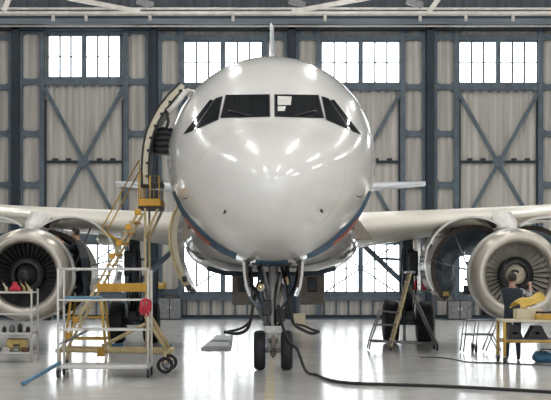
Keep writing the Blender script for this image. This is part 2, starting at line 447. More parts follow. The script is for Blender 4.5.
# radome seam and probes
sm_ = mb('cream'); sm_.tube([surf(1.32, 2*math.pi*k/64, .0) for k in range(64)], .0025, 5, close=True); sm_.build('radome_seam', FUS)
for x, y in ((224.5,212),(320,211)):
    p, nn = cast(x, y); mb('dark_metal').tube([p, p+nn*.04, p+nn*.05+V(.03 if x < 270 else -.03,-.08,.05)], .015, 8).build('air_probe', FUS)
for x, y in ((187,198),(356,196)):
    p, nn = cast(x, y); mb('gear_grey').tube([p, p+nn*.06, p+nn*.08+V(0,-.08,.02)], .012, 8).build('air_probe', FUS)
# nose gear bay
rows = [[surf(s, math.radians(180+a), .008) for a in range(-11,12,2)] for s in (4.35,4.8,5.4,6.0,6.6)]
mb('black').grid(rows).build('gear_bay', FUS)
# service door opening
rows = [[surf(s, math.radians(-a), .008) for a in range(62,118,4)] for s in (5.3,5.6,5.9,6.15)]
mb('dark_metal').grid(rows).build('door_opening', FUS)
# opened service door: curved slab held out from the fuselage, seen edge-on
rows = []; nrm = []
DC = V(X0-.72, 0, FZ+.35)
angs = [math.radians(a) for a in range(30,106,5)]
outer = [(180,83),(168.5,94),(159,106),(151.5,119),(146.5,131),(143.5,144),(142,157),(141.5,170),(142,184)]
inner = [(186,87),(175,98),(166,109.5),(158.5,121.5),(153.5,133),(150.5,145.5),(149,158),(148.5,171),(149.5,184)]
Yd = 27.55
ro = []
for Y in (Yd, Yd+.82): ro.append([pt(x,y,Yd)+V(0,Y-Yd,0) for x, y in outer])
ri = []
for Y in (Yd, Yd+.82): ri.append([pt(x,y,Yd)+V(0,Y-Yd,0) for x, y in inner])
d = mb('white_tube'); d.grid(ro); d.use('gear_grey').grid(ri); d.use('cream').grid([ro[0],ri[0]],False); d.grid([ro[1],ri[1]],False)
d.grid([[ro[0][0],ri[0][0]],[ro[1][0],ri[1][0]]],False); d.grid([[ro[0][-1],ri[0][-1]],[ro[1][-1],ri[1][-1]]],False)
d.use('black').tube([p+V(0,-.012,0) for p in ro[0]],.018,6).tube([p+V(0,-.012,0) for p in ri[0]],.018,6)
DOOR = d.build('service_door', AIR, label='open curved service door')
for i in range(len(outer)-1):
    lt = mb('black')
    a = (pt(*inner[i],Yd)*.6+pt(*inner[i+1],Yd)*.4); a2 = pt(*outer[i],Yd)*.5+pt(*outer[i+1],Yd)*.5
    lt.rbox(a+(a2-a)*.15+V(0,-.02,0),(.07,.05,.05),.012); lt.build('latch', DOOR)
sk = mb('black').rbox(pt(151,184.5,Yd)+V(0,.3,0),(.42,.5,.10),.02); sk.build('threshold_bar', DOOR)
hb = mb('dark_metal').rbox(pt(162.5,139,Yd)+V(0,.55,0),(.42,.35,.50),.05)
for i in range(5): hb.use('black').tube([pt(153,128+i*5.5,Yd)+V(0,.3,0), pt(162,126+i*6,Yd)+V(0,.34,0), pt(172,129+i*5,Yd)+V(0,.4,0)], .022, 6)
hb.build('hinge_arm', DOOR)
hb = mb('white_tube').tube([pt(186,90,Yd), pt(176,103,Yd)+V(0,.05,0), pt(168,112,Yd)], .06, 8).tube([pt(186,89,Yd)+V(0,.1,0), pt(203,88,Yd)+V(0,1.0,0)], .03, 8)
hb.use('dark_metal').tube([pt(166,108,Yd), pt(168,122,Yd), pt(166,130,Yd)],.03,8); hb.build('support_arm', DOOR)
# open cargo door: curved panel hanging below the fuselage side
pts = [(179,203),(173,215),(170,230),(170,245),(173,259),(178,273),(184,284),(190,291)]
Yc = 31.0
ro = [[pt(x,y,Yc)+V(0,dy,0) for x, y in pts] for dy in (0,1.7)]
ri = [[pt(x+7.5,y+1,Yc)+V(0,dy,0) for x, y in pts] for dy in (0,1.7)]
d = mb('white_paint'); d.grid(ro); d.use('belly_paint').grid(ri); d.use('cream').grid([ro[0],ri[0]],False).grid([ro[1],ri[1]],False)
d.grid([[ro[0][0],ri[0][0]],[ro[1][0],ri[1][0]]],False).grid([[ro[0][-1],ri[0][-1]],[ro[1][-1],ri[1][-1]]],False)
CD = d.build('cargo_door', AIR, label='half-open curved cargo door')
mb('pale_yellow').tube([pt(x+.5,y,Yc)+V(0,-.01,0) for x, y in pts],.028,6).build('edge_seal', CD)
for x, y in ((185,288),(181,279),(189,292)): mb('dark_metal').rbox(pt(x+4,y,Yc)+V(0,.02,0),(.1,.12,.12),.015).build('latch', CD)
mb('dark_metal').tube([pt(181,204,Yc)+V(0,.2,0), surf(Yc+.3-N0, math.radians(-112))],.03,6).build('hinge', CD)
# belly fairing
def ell(cx, y, zt, zb, hw, n=48, e=2.4):
    r = []; zc = (zt*.6+zb*.4); 
    for k in range(n):
        a = 2*math.pi*k/n; c, s = math.cos(a), math.sin(a)
        x = hw*math.copysign(abs(s)**(2/e), s); z = zc+((zt-zc) if c > 0 else (zc-zb))*math.copysign(abs(c)**(2/e), c)
        r.append(Vector((cx+x, y, z)))
    return r
st = [(10.0,3.2,2.25,1.3),(10.6,3.3,2.05,1.72),(11.4,3.35,1.92,1.97),(12.5,3.4,1.84,2.13),(14,3.4,1.80,2.2),(18,3.4,1.80,2.2),(20.5,3.3,1.9,2.05),(22.5,3.2,2.15,1.4)]
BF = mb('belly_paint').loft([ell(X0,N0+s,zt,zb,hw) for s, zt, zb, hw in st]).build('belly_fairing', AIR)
mb('navy_steel').tube([Vector((X0+x,N0+11.1,z)) for x, z in ((-1.5,2.02),(-1.1,1.90),(-.5,1.87),(.5,1.87),(1.1,1.90),(1.5,2.02))],.06,8).build('fairing_edge', BF)
# wings
def foil(le, chord, tc, inc, n=14):
    pts = []
    for i in range(n+1):
        x = (1-math.cos(math.pi*i/n))/2
        pts.append((x, 5*tc*(.2969*math.sqrt(x)-.126*x-.3516*x*x+.2843*x**3-.1036*x**4)))
    up = [(x, t*.95+.03*math.sin(math.pi*x)) for x, t in pts]; lo = [(x, -t*.75) for x, t in pts[1:-1]]
    r = []
    for x, z in up+lo[::-1]:
        yy, zz = x*chord, z*chord
        r.append(Vector((le[0], le[1]+yy*math.cos(inc)+zz*math.sin(inc), le[2]+zz*math.cos(inc)-yy*math.sin(inc))))
    return r
def lehere(d): return 11.9+(d-1.9)*.5
for sx in (-1,1):
    secs = []
    for d, ch, tc, inc in ((1.5,6.6,.135,.05),(2.2,6.2,.132,.05),(4.2,5.0,.125,.035),(6.4,3.9,.12,.02),(10,3.0,.115,.01),(14,2.15,.11,0),(16.9,1.5,.10,0)):
        secs.append(foil((X0+sx*d, N0+lehere(d), 2.98+(d-2)*.092), ch, tc, inc))
    W = mb('wing_paint').loft(secs).build('wing', AIR)
    # root fillet panel
    x = X0+sx*2.15
    mb('brown_panel').add([V(X0+sx*1.98,N0+11.5,3.30),V(X0+sx*2.42,N0+12.05,2.72),V(X0+sx*1.95,N0+11.5,2.70),V(X0+sx*1.98,N0+12.4,3.30),V(X0+sx*2.42,N0+12.5,2.72),V(X0+sx*1.95,N0+12.4,2.70)],[(0,1,2),(3,5,4),(0,3,4,1),(1,4,5,2),(0,2,5,3)]).build('root_panel', W)
    for d in (4.6,8.0,11.5):
        p = V(X0+sx*d, N0+lehere(d)+ (4.2 if d < 6 else 2.6), 2.62+(d-2)*.092)
        mb('wing_paint').lathe([(.02,-1.2),(.12,-.9),(.17,-.2),(.16,.5),(.02,1.4)], p, 'Y', 12).build('flap_fairing', W)
    # tailplane
    H = []
    for d, ch, s in ((.4,3.6,31.2),(3.2,2.5,32.7),(6.05,1.35,34.2)):
        H.append(foil((X0+sx*d, N0+s, 4.98+d*.09), ch, .15, 0))
    mb('tail_paint').loft(H).build('tailplane', AIR)
fin = []
for z, s, ch in ((5.9,28.6,6.2),(7.2,30.6,5.0),(9.6,32.9,3.7),(11.95,35.1,2.4)):
    r = []
    for v in foil((0,0,0), ch, .045 if z > 6.5 else .06, 0):
        r.append(Vector((X0+v.z*1.0, N0+s+v.y, z)))
    fin.append(r)
mb('tail_paint').loft(fin).build('tail_fin', AIR)
# engines
EX, EY, EZ = 5.76, 34.3, 1.86
def engine(sx):
    c = V(X0+sx*EX, EY, EZ)
    e = mb('fan_case')
    e.lathe([(.98,.85),(1.0,1.0),(.97,1.2),(.97,1.75),(1.0,1.8),(.97,1.85),(.9,2.3),(.62,2.35),(.56,3.2),(.6,3.9),(.5,4.4),(.45,4.42)], c, 'Y', 40)
    for i in range(16):
        a = i*math.pi/8+.1
        q = lambda r, y: c+V(r*math.cos(a), y, r*math.sin(a))
        e.use('gear_grey' if i % 3 else 'gold').tube([q(1.02,1.0),q(1.03,1.5),q(1.02,1.9),q(.7,2.4),q(.62,3.3)], .03+.01*(i%2), 6)
    for a in (200,235,290,330): 
        e.use('dark_metal').rbox(c+V(1.05*math.cos(math.radians(a)),1.45,1.05*math.sin(math.radians(a))),(.22,.35,.22),.03)
    e.use('dark_metal').lathe([(.42,4.4),(.35,4.8),(.03,5.5)], c, 'Y', 24)
    E = e.build('engine', AIR)
    # inlet cowl
    lip = mb('lip_metal')
    lip.lathe([(.77,.40),(.745,.26),(.755,.13),(.80,.03),(.86,0),(.93,.015),(1.0,.07),(1.05,.20),(1.075,.40),(1.085,.44)], c, 'Y', 64)
    lip.use('white_tube').lathe([(1.085,.44),(1.105,.7),(1.11,.95),(1.08,.96)], c, 'Y', 64)
    lip.build('inlet_cowl', E)
    inn = mb('inlet_inner' if sx > 0 else 'dark_metal').lathe([(.768,.395),(.83,.55),(.875,.7),(.875,1.6)], c, 'Y', 64); inn.build('inlet_liner', E)  # same liner both sides, left one's shade put in as darker metal
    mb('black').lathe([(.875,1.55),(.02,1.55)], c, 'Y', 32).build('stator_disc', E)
    f = mb('blade_bright' if sx > 0 else 'blade')  # same blades both sides, lit right and shaded left by colour
    nb = 36
    for i in range(nb):
        a = 2*math.pi*i/nb; rows = []
        for j in range(7):
            r = .27+(.865-.27)*j/6; tw = math.radians(20+38*j/6); ch = .13+.045*j/6
            row = []
            for kk in range(4):
                u = (kk/3-.5)*ch; t = u*math.cos(tw)*.62; y = u*math.sin(tw)*.6+.92+.02*math.sin(kk)
                aa = a+t/r+.10*(j/6)**2*sx
                y = .66+u*math.cos(tw)
                aa = a+u*math.sin(tw)*.85/r
                row.append(c+V(r*math.cos(aa), y, r*math.sin(aa)))
            rows.append(row)
        f.grid(rows)
    f.build('fan', E)
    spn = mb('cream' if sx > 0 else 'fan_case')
    prof = [(.005,.28),(.05,.30),(.12,.36),(.20,.47),(.26,.58),(.285,.68),(.285,.82)]
    spn.lathe(prof, c, 'Y', 32)
    def rr(u):
        i = min(int(u*5), 4); t = u*5-i; return (prof[i][0]*(1-t)+prof[i+1][0]*t, prof[i][1]*(1-t)+prof[i+1][1]*t)
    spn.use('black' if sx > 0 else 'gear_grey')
    rows = []
    for i in range(25):
        u = i/24; a = u*5.2+1; r, y = rr(.12+u*.75); r2, y2 = rr(min(.99,.12+u*.75+.16*(1-u)+.03))
        rows.append([c+V((r+.004)*math.cos(a),y-.012,(r+.004)*math.sin(a)), c+V((r2+.004)*math.cos(a),y2-.012,(r2+.004)*math.sin(a))])
    spn.grid(rows); spn.build('spinner', E)
    mb('dark_metal').lathe([(.28,.44),(.40,.47),(.43,.54),(.29,.66)], c, 'Y', 40).build('fan_hub', E)  # dark ring added at the hub, paints the depth shade round the blade roots
    # opened fan cowls and reverser halves
    for dd in (-1,1):
        for (nm, r, t, y0, y1, op, mo, mi, me_, ae) in (('fan_cowl',1.12,.045,1.25,2.45,48,'chrome','chrome','white_tube',172),
                                                    ('reverser_half',1.06,.20,2.5,3.9,37,'lip_metal','duct','brown_edge',174)):
            if nm == 'reverser_half': R1, R0 = 1.10, .98
            else: R1, R0 = 1.16, 1.115
            a0 = math.radians(11); a1 = math.radians(ae); hg = (dd*R1*math.sin(a0), R1*math.cos(a0)); op_ = math.radians(op if sx > 0 or nm == 'fan_cowl' else 10)*(1 if dd > 0 else -1)
            def T(r, a, y):
                x, z = dd*r*math.sin(a)-hg[0], r*math.cos(a)-hg[1]
                return c+V(hg[0]+x*math.cos(op_)-z*math.sin(op_), y, hg[1]+x*math.sin(op_)+z*math.cos(op_)+.05)
            ar = [a0+(a1-a0)*i/28 for i in range(29)]
            o_ = [[T(R1,a,y) for a in ar] for y in (y0,y0+.15,y1-.3,y1)]
            i_ = [[T(R0-(.60*j/5 if nm == 'reverser_half' else 0),a,y0+(y1-y0)*j/5) for a in ar] for j in range(6)]
            s_ = mb(mo); s_.grid(o_); s_.use(mi).grid(i_); s_.use(me_).grid([o_[0],i_[0]],False).grid([o_[-1],i_[-1]],False)
            for q in (0,-1): s_.grid([[o_[0][q],i_[0][q]],[o_[-1][q],i_[-1][q]]],False)
            cw = s_.build(nm, E)
            if nm == 'fan_cowl':
                rb = mb('gear_grey')
                for fr in (.4,.75): rb.tube([T(R0*.9,a0+(a1-a0)*fr,y0+.3), c+V(dd*1.0*math.sin(1.4),1.3,.1)], .018, 6)
                rb.build('hold_open_rod', cw)
            else:
                lt = mb('gold').rbox(T(.94,a1-.12,y0-.03),(.16,.1,.12),.02); lt.build('latch_beam', cw)
    # pylon
    def pr_(y, hw, z0, z1): return [V(c.x-hw,y,z0),V(c.x+hw,y,z0),V(c.x+hw,y,z1),V(c.x-hw,y,z1)]
    zw = 2.98+(EX-2)*.092
    mb('white_tube').loft([pr_(EY+.9,.05,EZ+1.05,EZ+1.1),pr_(EY+1.3,.17,EZ+.85,EZ+1.28),pr_(EY+2.4,.2,EZ+.5,zw+.12),pr_(EY+3.6,.2,EZ+.55,zw+.1),pr_(EY+5.5,.16,EZ+.9,zw-.1)]).build('pylon', E)
for sx in (-1,1): engine(sx)

def wheel_mb(c, R, w, hubm='gear_grey'):     # axle along X
    b = mb('tyre')
    e = w/2; prof = [(R*.55,-e*.8),(R*.72,-e),(R*.88,-e*.95),(R*.97,-e*.7),(R,-e*.35),(R,e*.35),(R*.97,e*.7),(R*.88,e*.95),(R*.72,e),(R*.55,e*.8)]
    b.lathe(prof, c, 'X', 32)
    for gx in (-.25,0,.25): b.use('black').lathe([(R*1.001,gx*e-.006),(R*1.003,gx*e),(R*1.001,gx*e+.006)], c, 'X', 32)
    b.use(hubm).lathe([(.01,-e*.55),(R*.2,-e*.6),(R*.3,-e*.35),(R*.5,-e*.45),(R*.56,-e*.8)], c, 'X', 24).lathe([(.01,e*.55),(R*.2,e*.6),(R*.3,e*.35),(R*.5,e*.45),(R*.56,e*.8)], c, 'X', 24)
    return b
# nose gear
NG = mb('strut_paint'); gx = X0+.03; gy = 28.4
NG.cyl(V(gx,gy,.52),V(gx,gy-.05,2.15),.085,16)
NG.use('chrome').cyl(V(gx,gy,.34),V(gx,gy,.85),.055,16)
NG.use('strut_paint').cyl(V(gx-.3,gy,.38),V(gx+.3,gy,.38),.05,12)
NG.rbox(V(gx,gy-.03,.72),(.22,.2,.24),.03); NG.use('white_tube').rbox(V(gx,gy-.1,.78),(.30,.1,.14),.02)
NG.use('brown_panel').tube([V(gx,gy-.10,.66),V(gx,gy-.25,.52),V(gx,gy-.08,.36)],.035,8)
NG.lathe([(.02,-.12),(.06,-.06),(.05,.05)], V(gx,gy-.06,.36), 'Z', 12)
NG.use('strut_paint')
for q in (-1,1):
    NG.tube([V(gx+q*.08,gy,1.25),V(gx+q*.30,gy+.55,2.05)],.045,8)
    NG.tube([V(gx+q*.05,gy-.03,1.35),V(gx+q*.22,gy-.12,2.05)],.03,8)
NG.use('dark_metal')
NG.rbox(V(gx-.13,gy-.1,1.2),(.18,.2,.3),.03); NG.rbox(V(gx+.14,gy-.08,1.05),(.16,.2,.26),.03); NG.rbox(V(gx,gy+.1,1.75),(.5,.3,.25),.05)
NOSE = NG.build('nose_gear', AIR)
for q in (-1,1):
    wheel_mb(V(gx+q*.26,gy,.38),.38,.225).build('wheel', NOSE)
    b = mb('chrome').lathe([(.02,-.02),(.085,-.03),(.095,0),(.07,.09),(.02,.11)], V(gx+q*.24,gy-.2,1.72 if q > 0 else 1.60), 'Y', 20)
    b.use('gold').lathe([(.01,-.025),(.07,-.026)], V(gx+q*.24,gy-.2,1.72 if q > 0 else 1.60), 'Y', 20)
    b.build('taxi_light', NOSE)
    # gear door
    P = [pt(243,262,gy),pt(243.8,275,gy),pt(245.8,287,gy),pt(249,296,gy)]
    if q > 0: P = [V(2*gx-p.x,p.y,p.z) for p in P]
    rows = [[p+V(0,dy,0) for p in P] for dy in (-.7,.9)]; nn = [[V(q*-1,0,0)]*4]*2
    D = mb('white_paint').shell(rows, nn, .05).build('gear_door', NOSE); mb('brown_edge').shell([[p+V(-q*.052,.02,0) for p in r_[:3]] for r_ in rows], [[V(-q,0,0)]*3]*2, .04).build('door_liner', D)
    mb('brown_edge').box(P[0]*.4+P[1]*.6+V(-q*.06,-.4,.05),(.05,.35,.4)).build('door_fitting', D)
hs = mb('black')
rnd = random.Random(3)
for i in range(11):
    a = rnd.uniform(-.5,.5); bb = a*.7+rnd.uniform(-.12,.12); m_ = rnd.uniform(-.15,.15)
    hs.use(rnd.choice(['black','dark_metal','black','gear_grey','gear_blue'])).tube([V(gx+a,gy-.15+rnd.uniform(-.2,.3),1.98),V(gx+a+m_*.6,gy-.2+rnd.uniform(-.1,.2),1.62),V(gx+bb+m_,gy-.15,1.35),V(gx+bb*.6,gy-.1,rnd.uniform(.85,1.15)),V(gx+bb*.15,gy-.06,.8)],rnd.choice([.018,.025,.03]),6)
hs.build('gear_hose', NOSE)
# main gear
def maingear(sx):
    c = V(X0+sx*3.78, 40.95, 0)
    g = mb('gear_blue')
    g.cyl(V(c.x,c.y,.6),V(c.x,c.y,3.0),.15,16); g.cyl(V(c.x+sx*.0,c.y-.35,1.6),V(c.x,c.y-.2,3.0),.06,10)
    g.use('chrome').cyl(V(c.x,c.y,.55),V(c.x,c.y,1.1),.10,16)
    g.use('gear_blue').cyl(V(c.x-.55,c.y,.585),V(c.x+.55,c.y,.585),.09,12)
    g.beam(V(c.x,c.y-.1,1.55),V(X0+sx*2.55,c.y,2.72),.14,.12); g.beam(V(c.x,c.y-.1,2.3),V(X0+sx*2.95,c.y,2.35),.07,.07)
    g.use('dark_metal').rbox(V(c.x+sx*.12,c.y-.2,2.2),(.3,.25,.7),.05).rbox(V(c.x,c.y-.2,.75),(.34,.3,.3),.05)
    g.tube([V(c.x-sx*.1,c.y-.25,1.2),V(c.x-sx*.16,c.y-.45,.95),V(c.x-sx*.05,c.y-.2,.6)],.05,8)
    for i in range(6): g.tube([V(c.x+(i-2.5)*.06,c.y-.22,2.6),V(c.x+(i-2.5)*.09,c.y-.28,1.6),V(c.x+(i-2.5)*.05,c.y-.2,.85)],.02,6)
    G = g.build('main_gear', AIR)
    for q in (-1,1): wheel_mb(V(c.x+q*.465,c.y,.585),.585,.43).build('wheel', G)
    # strut door outboard, inner belly door hanging
    mb('belly_paint').box(V(c.x+sx*.35,c.y+.05,2.15),(.05,.9,1.5)).build('strut_door', G)
    a, b_ = (233,255) if sx < 0 else (302,327)
    p0, p1 = pt(a,283 if sx < 0 else 278,40.2), pt(b_,305,40.2)
    d = mb('brown_panel').rbox(V((p0.x+p1.x)/2,40.9,1.52),(p1.x-p0.x,.22,.92),.04)
    d.use('dark_metal').rbox(V((p0.x+p1.x)/2,40.76,1.62),((p1.x-p0.x)*.4,.06,.4),.02)
    d.box(V((p0.x+p1.x)/2,40.9,1.92),(.2,.12,.3))
    d.build('belly_gear_door', G, label='brown belly door hanging open')
for sx in (-1,1): maingear(sx)

# ---------------------------------------------------------------- people
def person(name, label, base, J, mats, hair_dir):
    """J: joints dict name->(offset, radius, material); bones: list of pairs"""
    names = list(J['v'].keys()); idx = {n: i for i, n in enumerate(names)}
    me = bpy.data.meshes.new(name)
    me.from_pydata([Vector(J['v'][n][0]) for n in names], [(idx[a], idx[b]) for a, b in J['e']], [])
    o = bpy.data.objects.new(name, me); COL.objects.link(o)
    sk = o.modifiers.new('skin','SKIN'); sk.use_smooth_shade = True
    lay = me.skin_vertices[0].data if me.skin_vertices else None
    if lay is None:
        bm = bmesh.new(); bm.from_mesh(me); bm.verts.layers.skin.verify(); bm.to_mesh(me); bm.free(); lay = me.skin_vertices[0].data
    for n in names:
        r = J['v'][n][1]; r = r if isinstance(r, tuple) else (r, r)
        lay[idx[n]].radius = r; lay[idx[n]].use_root = (n == 'pelvis')
    ss = o.modifiers.new('sub','SUBSURF'); ss.levels = 2; ss.render_levels = 2
    dg = bpy.context.evaluated_depsgraph_get(); ev = o.evaluated_get(dg)
    m2 = bpy.data.meshes.new_from_object(ev); o.modifiers.clear(); o.data = m2
    ms = []
    for n in mats:
        m2.materials.append(M[n])
    segs = []
    for a, b in J['e']:
        segs.append((Vector(J['v'][a][0]), Vector(J['v'][b][0]), mats.index(J['v'][b][2])))
    for p in m2.polygons:
        best = 1e9
        for a, b, mi in segs:
            ab = b-a; t = max(0, min(1, (p.center-a).dot(ab)/max(ab.length_squared,1e-9)))
            d = (p.center-a-ab*t).length
            if d < best: best = d; p.material_index = mi
        p.use_smooth = True
    o.location = base
    tag(o, label, 'person')
    # hair cap
    hc = Vector(J['v']['head'][0])+V(0,0,.02)
    h = MB().use('hair'); rows = []
    for i in range(9):
        ph = math.radians(i*16); row = []
        for k in range(17):
            a = 2*math.pi*k/16
            v = V(math.cos(a)*math.sin(ph)*.098, math.sin(a)*math.sin(ph)*.112, math.cos(ph)*.122)
            if v.dot(hair_dir) < -.03 and v.z < .035: v = v*.8
            row.append(hc+v)
        rows.append(row)
    h.grid(rows); hb = h.build('hair', None); hb.parent = o
    return o
def hand(v, e, wrist, dirv, side, m='skin', pre='r'):
    d = Vector(dirv).normalized(); s = Vector(side).normalized(); w = Vector(wrist); n = d.cross(s)
    v[pre+'palm'] = (w+d*.07, (.038,.022), m); e.append((pre+'wrist', pre+'palm'))
    for i, (L, off) in enumerate(((.075,-.03),(.088,-.010),(.082,.010),(.062,.03))):
        a, b, c = pre+'f%da' % i, pre+'f%db' % i, pre+'f%dc' % i
        v[a] = (w+d*.10+s*off, .011, m); v[b] = (w+d*(.10+L*.5)+s*off*1.15+n*.01, .009, m); v[c] = (w+d*(.10+L*.85)+s*off*1.15+n*.035, .008, m)
        e += [(pre+'palm', a), (a, b), (b, c)]
    v[pre+'ta'] = (w+d*.045-s*.045, .012, m); v[pre+'tb'] = (w+d*.085-s*.065+n*.015, .010, m); e += [(pre+'palm', pre+'ta'), (pre+'ta', pre+'tb')]
def figure(hips, lean, armR, armL, feet, shirt, sleeve, trousers, face, H=1.8):
    """all offsets relative to feet centre; lean = offset of neck over hips; face = facing dir"""
    k = H/1.8; f = Vector(face).normalized(); rt = Vector((f.y,-f.x,0))
    v = {}; e = []
    hp = Vector(hips)*k; nk = hp+Vector(lean)*k; mid = hp+Vector(lean)*.5*k
    v['pelvis'] = (hp, (.165,.12), trousers)
    v['waist'] = (hp+Vector(lean)*.25*k, (.15,.11), shirt)
    v['chest'] = (hp+Vector(lean)*.72*k, (.185,.125), shirt); v['neckbase'] = (nk-Vector(lean)*.03*k, (.075,.07), shirt)
    hd = nk+f*.03+Vector((lean[0]*.15,lean[1]*.15,.0))
    v['neck'] = (nk+V(0,0,.05), .058, 'skin'); v['jaw'] = (hd+V(0,0,.10)+f*.02, (.07,.08), 'skin'); v['head'] = (hd+V(0,0,.18), (.088,.10), 'skin'); v['crown'] = (hd+V(0,0,.245), (.065,.075), 'skin')
    v['nose'] = (hd+V(0,0,.14)+f*.125, .012, 'skin')
    e += [('pelvis','waist'),('waist','chest'),('chest','neckbase'),('neckbase','neck'),('neck','jaw'),('jaw','head'),('head','crown'),('jaw','nose')]
    for q, nm in ((1,'ear_r'),(-1,'ear_l')):
        v[nm] = (hd+V(0,0,.155)+rt*q*.095, .014, 'skin'); e.append(('head',nm))
    for pre, q, arm in (('r',1,armR),('l',-1,armL)):
        sh = nk+rt*q*.19*k-Vector(lean)*.12*k
        v[pre+'sho'] = (sh, .068, shirt); v[pre+'elb'] = (Vector(arm[0]), .047, sleeve); v[pre+'fore'] = ((Vector(arm[0])*.5+Vector(arm[1])*.5), .043, sleeve); v[pre+'wrist'] = (Vector(arm[1]), .03, 'skin')
        e += [('chest',pre+'sho'),(pre+'sho',pre+'elb'),(pre+'elb',pre+'fore'),(pre+'fore',pre+'wrist')]
        dv = Vector(arm[1])-Vector(arm[0]); sd = dv.cross(V(0,0,1)).normalized()*q
        hand(v, e, arm[1], dv, sd, 'skin', pre)
        ft = Vector(feet[0 if q > 0 else 1])
        hj = hp+rt*q*.10-V(0,0,.06)
        kn = (hj+ft)*.5+f*.04; kn.z = .50*k
        v[pre+'hip'] = (hj, .105, trousers); v[pre+'knee'] = (kn, .068, trousers); v[pre+'calf'] = (kn*.55+Vector((ft.x,ft.y,.08))*.45-f*.02, .062, trousers)
        v[pre+'ank'] = (Vector((ft.x,ft.y,.09)), .048, trousers); v[pre+'heel'] = (Vector((ft.x,ft.y,.045))-f*.03, .043, 'black'); v[pre+'toe'] = (Vector((ft.x,ft.y,.036))+f*.19, (.045,.034), 'black')
        e += [('pelvis',pre+'hip'),(pre+'hip',pre+'knee'),(pre+'knee',pre+'calf'),(pre+'calf',pre+'ank'),(pre+'ank',pre+'heel'),(pre+'heel',pre+'toe')]
    return {'v': v, 'e': e}
pm = ['navy_cloth','grey_cloth','pale_cloth','skin','black']
pb = gp(512.5,360)
J = figure((0,0,.95),(.0,.03,.58),((.42,.18,1.36),(.46,.42,1.60)),((-.12,.42,1.24),(.06,.62,1.40)),((.13,0,0),(-.12,.02,0)),'navy_cloth','pale_cloth','navy_cloth',(.12,1,0),1.86)
person('person','mechanic in dark overalls with pale sleeves seen from behind at the right engine intake',pb,J,pm,V(-.12,-1,0))
PZ = 1.29
pb2 = V(-4.50,35.15,PZ)
J = figure((0,0,.93),(-.20,.0,.53),((-.42,-.02,1.22),(-.62,-.04,1.40)),((-.38,.22,1.2),(-.60,.2,1.36)),((-.02,-.13,0),(.03,.13,0)),'grey_cloth','navy_cloth','navy_cloth',(-1,.1,0),1.72)
person('person','mechanic in grey shirt and dark trousers leaning into the left engine from a yellow stand',pb2,J,pm,V(1,0,0))

# ---------------------------------------------------------------- ground equipment
def caster(c, R, w, name, parent, m='black', fork='grey_tube'):
    b = mb(m).lathe([(R*.35,-w/2),(R*.92,-w/2),(R,-w*.3),(R,w*.3),(R*.92,w/2),(R*.35,w/2)], c, 'X', 18)
    b.use(fork).cyl(c-V(w*.6,0,0), c+V(w*.6,0,0), R*.3, 10)
    for q in (-1,1): b.box(c+V(q*(w/2+.008),0,R*.55),(.008,R*.7,R*1.3))
    b.box(c+V(0,0,R*1.22),(w+.03,R*.8,.015))
    return b.build(name, parent)
# work stand under left mechanic
t = thing('work_stand','yellow tubular work stand with flat platform beside the left engine, mechanic standing on it','work stand',(-4.5,35.2,0))
mb('pale_yellow').box((-4.47,35.2,PZ-.03),(.80,.85,.06)).build('platform', t)
for a in (-1,1):
    for c in (-1,1):
        mb('yellow').tube([V(-4.47+a*.5,35.2+c*.46,0),V(-4.47+a*.36,35.2+c*.4,PZ-.06)],.032,8).build('leg', t)
for z in (.35,.85):
    w = .5-.14*z/PZ; d = .46-.06*z/PZ
    mb('yellow').tube([V(-4.47-w,35.2-d,z),V(-4.47+w,35.2-d,z),V(-4.47+w,35.2+d,z),V(-4.47-w,35.2+d,z)],.022,6,close=True).build('rail', t)

# yellow access stair to the service door
SY0, SY1 = 27.35, 28.25
t = thing('access_stair','tall yellow wheeled access stair leading up to the open service door','stair',(pt(110,352,27.8).x,27.8,0))
def P2(x, y, Y=SY0): return pt(x, y, Y if Y else SY0)
def sh(p, Y): return V(p.x, Y, p.z)
lo, hi = pt(60,351,SY0), pt(139,211,SY0)
for Y in (SY0,SY1): mb('pale_yellow').beam(sh(lo,Y), sh(hi,Y), .05, .04).build('stringer', t)
NT = 13
for i in range(1, NT):
    p = lo+(hi-lo)*i/NT
    mb('orange' if i > 7 else 'pale_yellow').rbox(V(p.x,(SY0+SY1)/2,p.z),(.15,SY1-SY0+.04,.03),.01).build('tread', t)
pl = pt(149.5,203.5,SY0); w = pt(161,203,SY0).x-pt(138,203,SY0).x
mb('orange').rbox(V(pl.x,(SY0+SY1)/2,pl.z+.02),(w,SY1-SY0+.1,.14),.03).use('black').box(V(pl.x,(SY0+SY1)/2,pl.z-.07),(w*.98,SY1-SY0,.06)).build('top_platform', t)
ml = pt(122,287.5,SY0); mw = pt(146,287,SY0).x-pt(97,287,SY0).x
mb('orange').rbox(V(ml.x,SY0-.05,ml.z),(mw,.10,.16),.02).build('cross_beam', t)
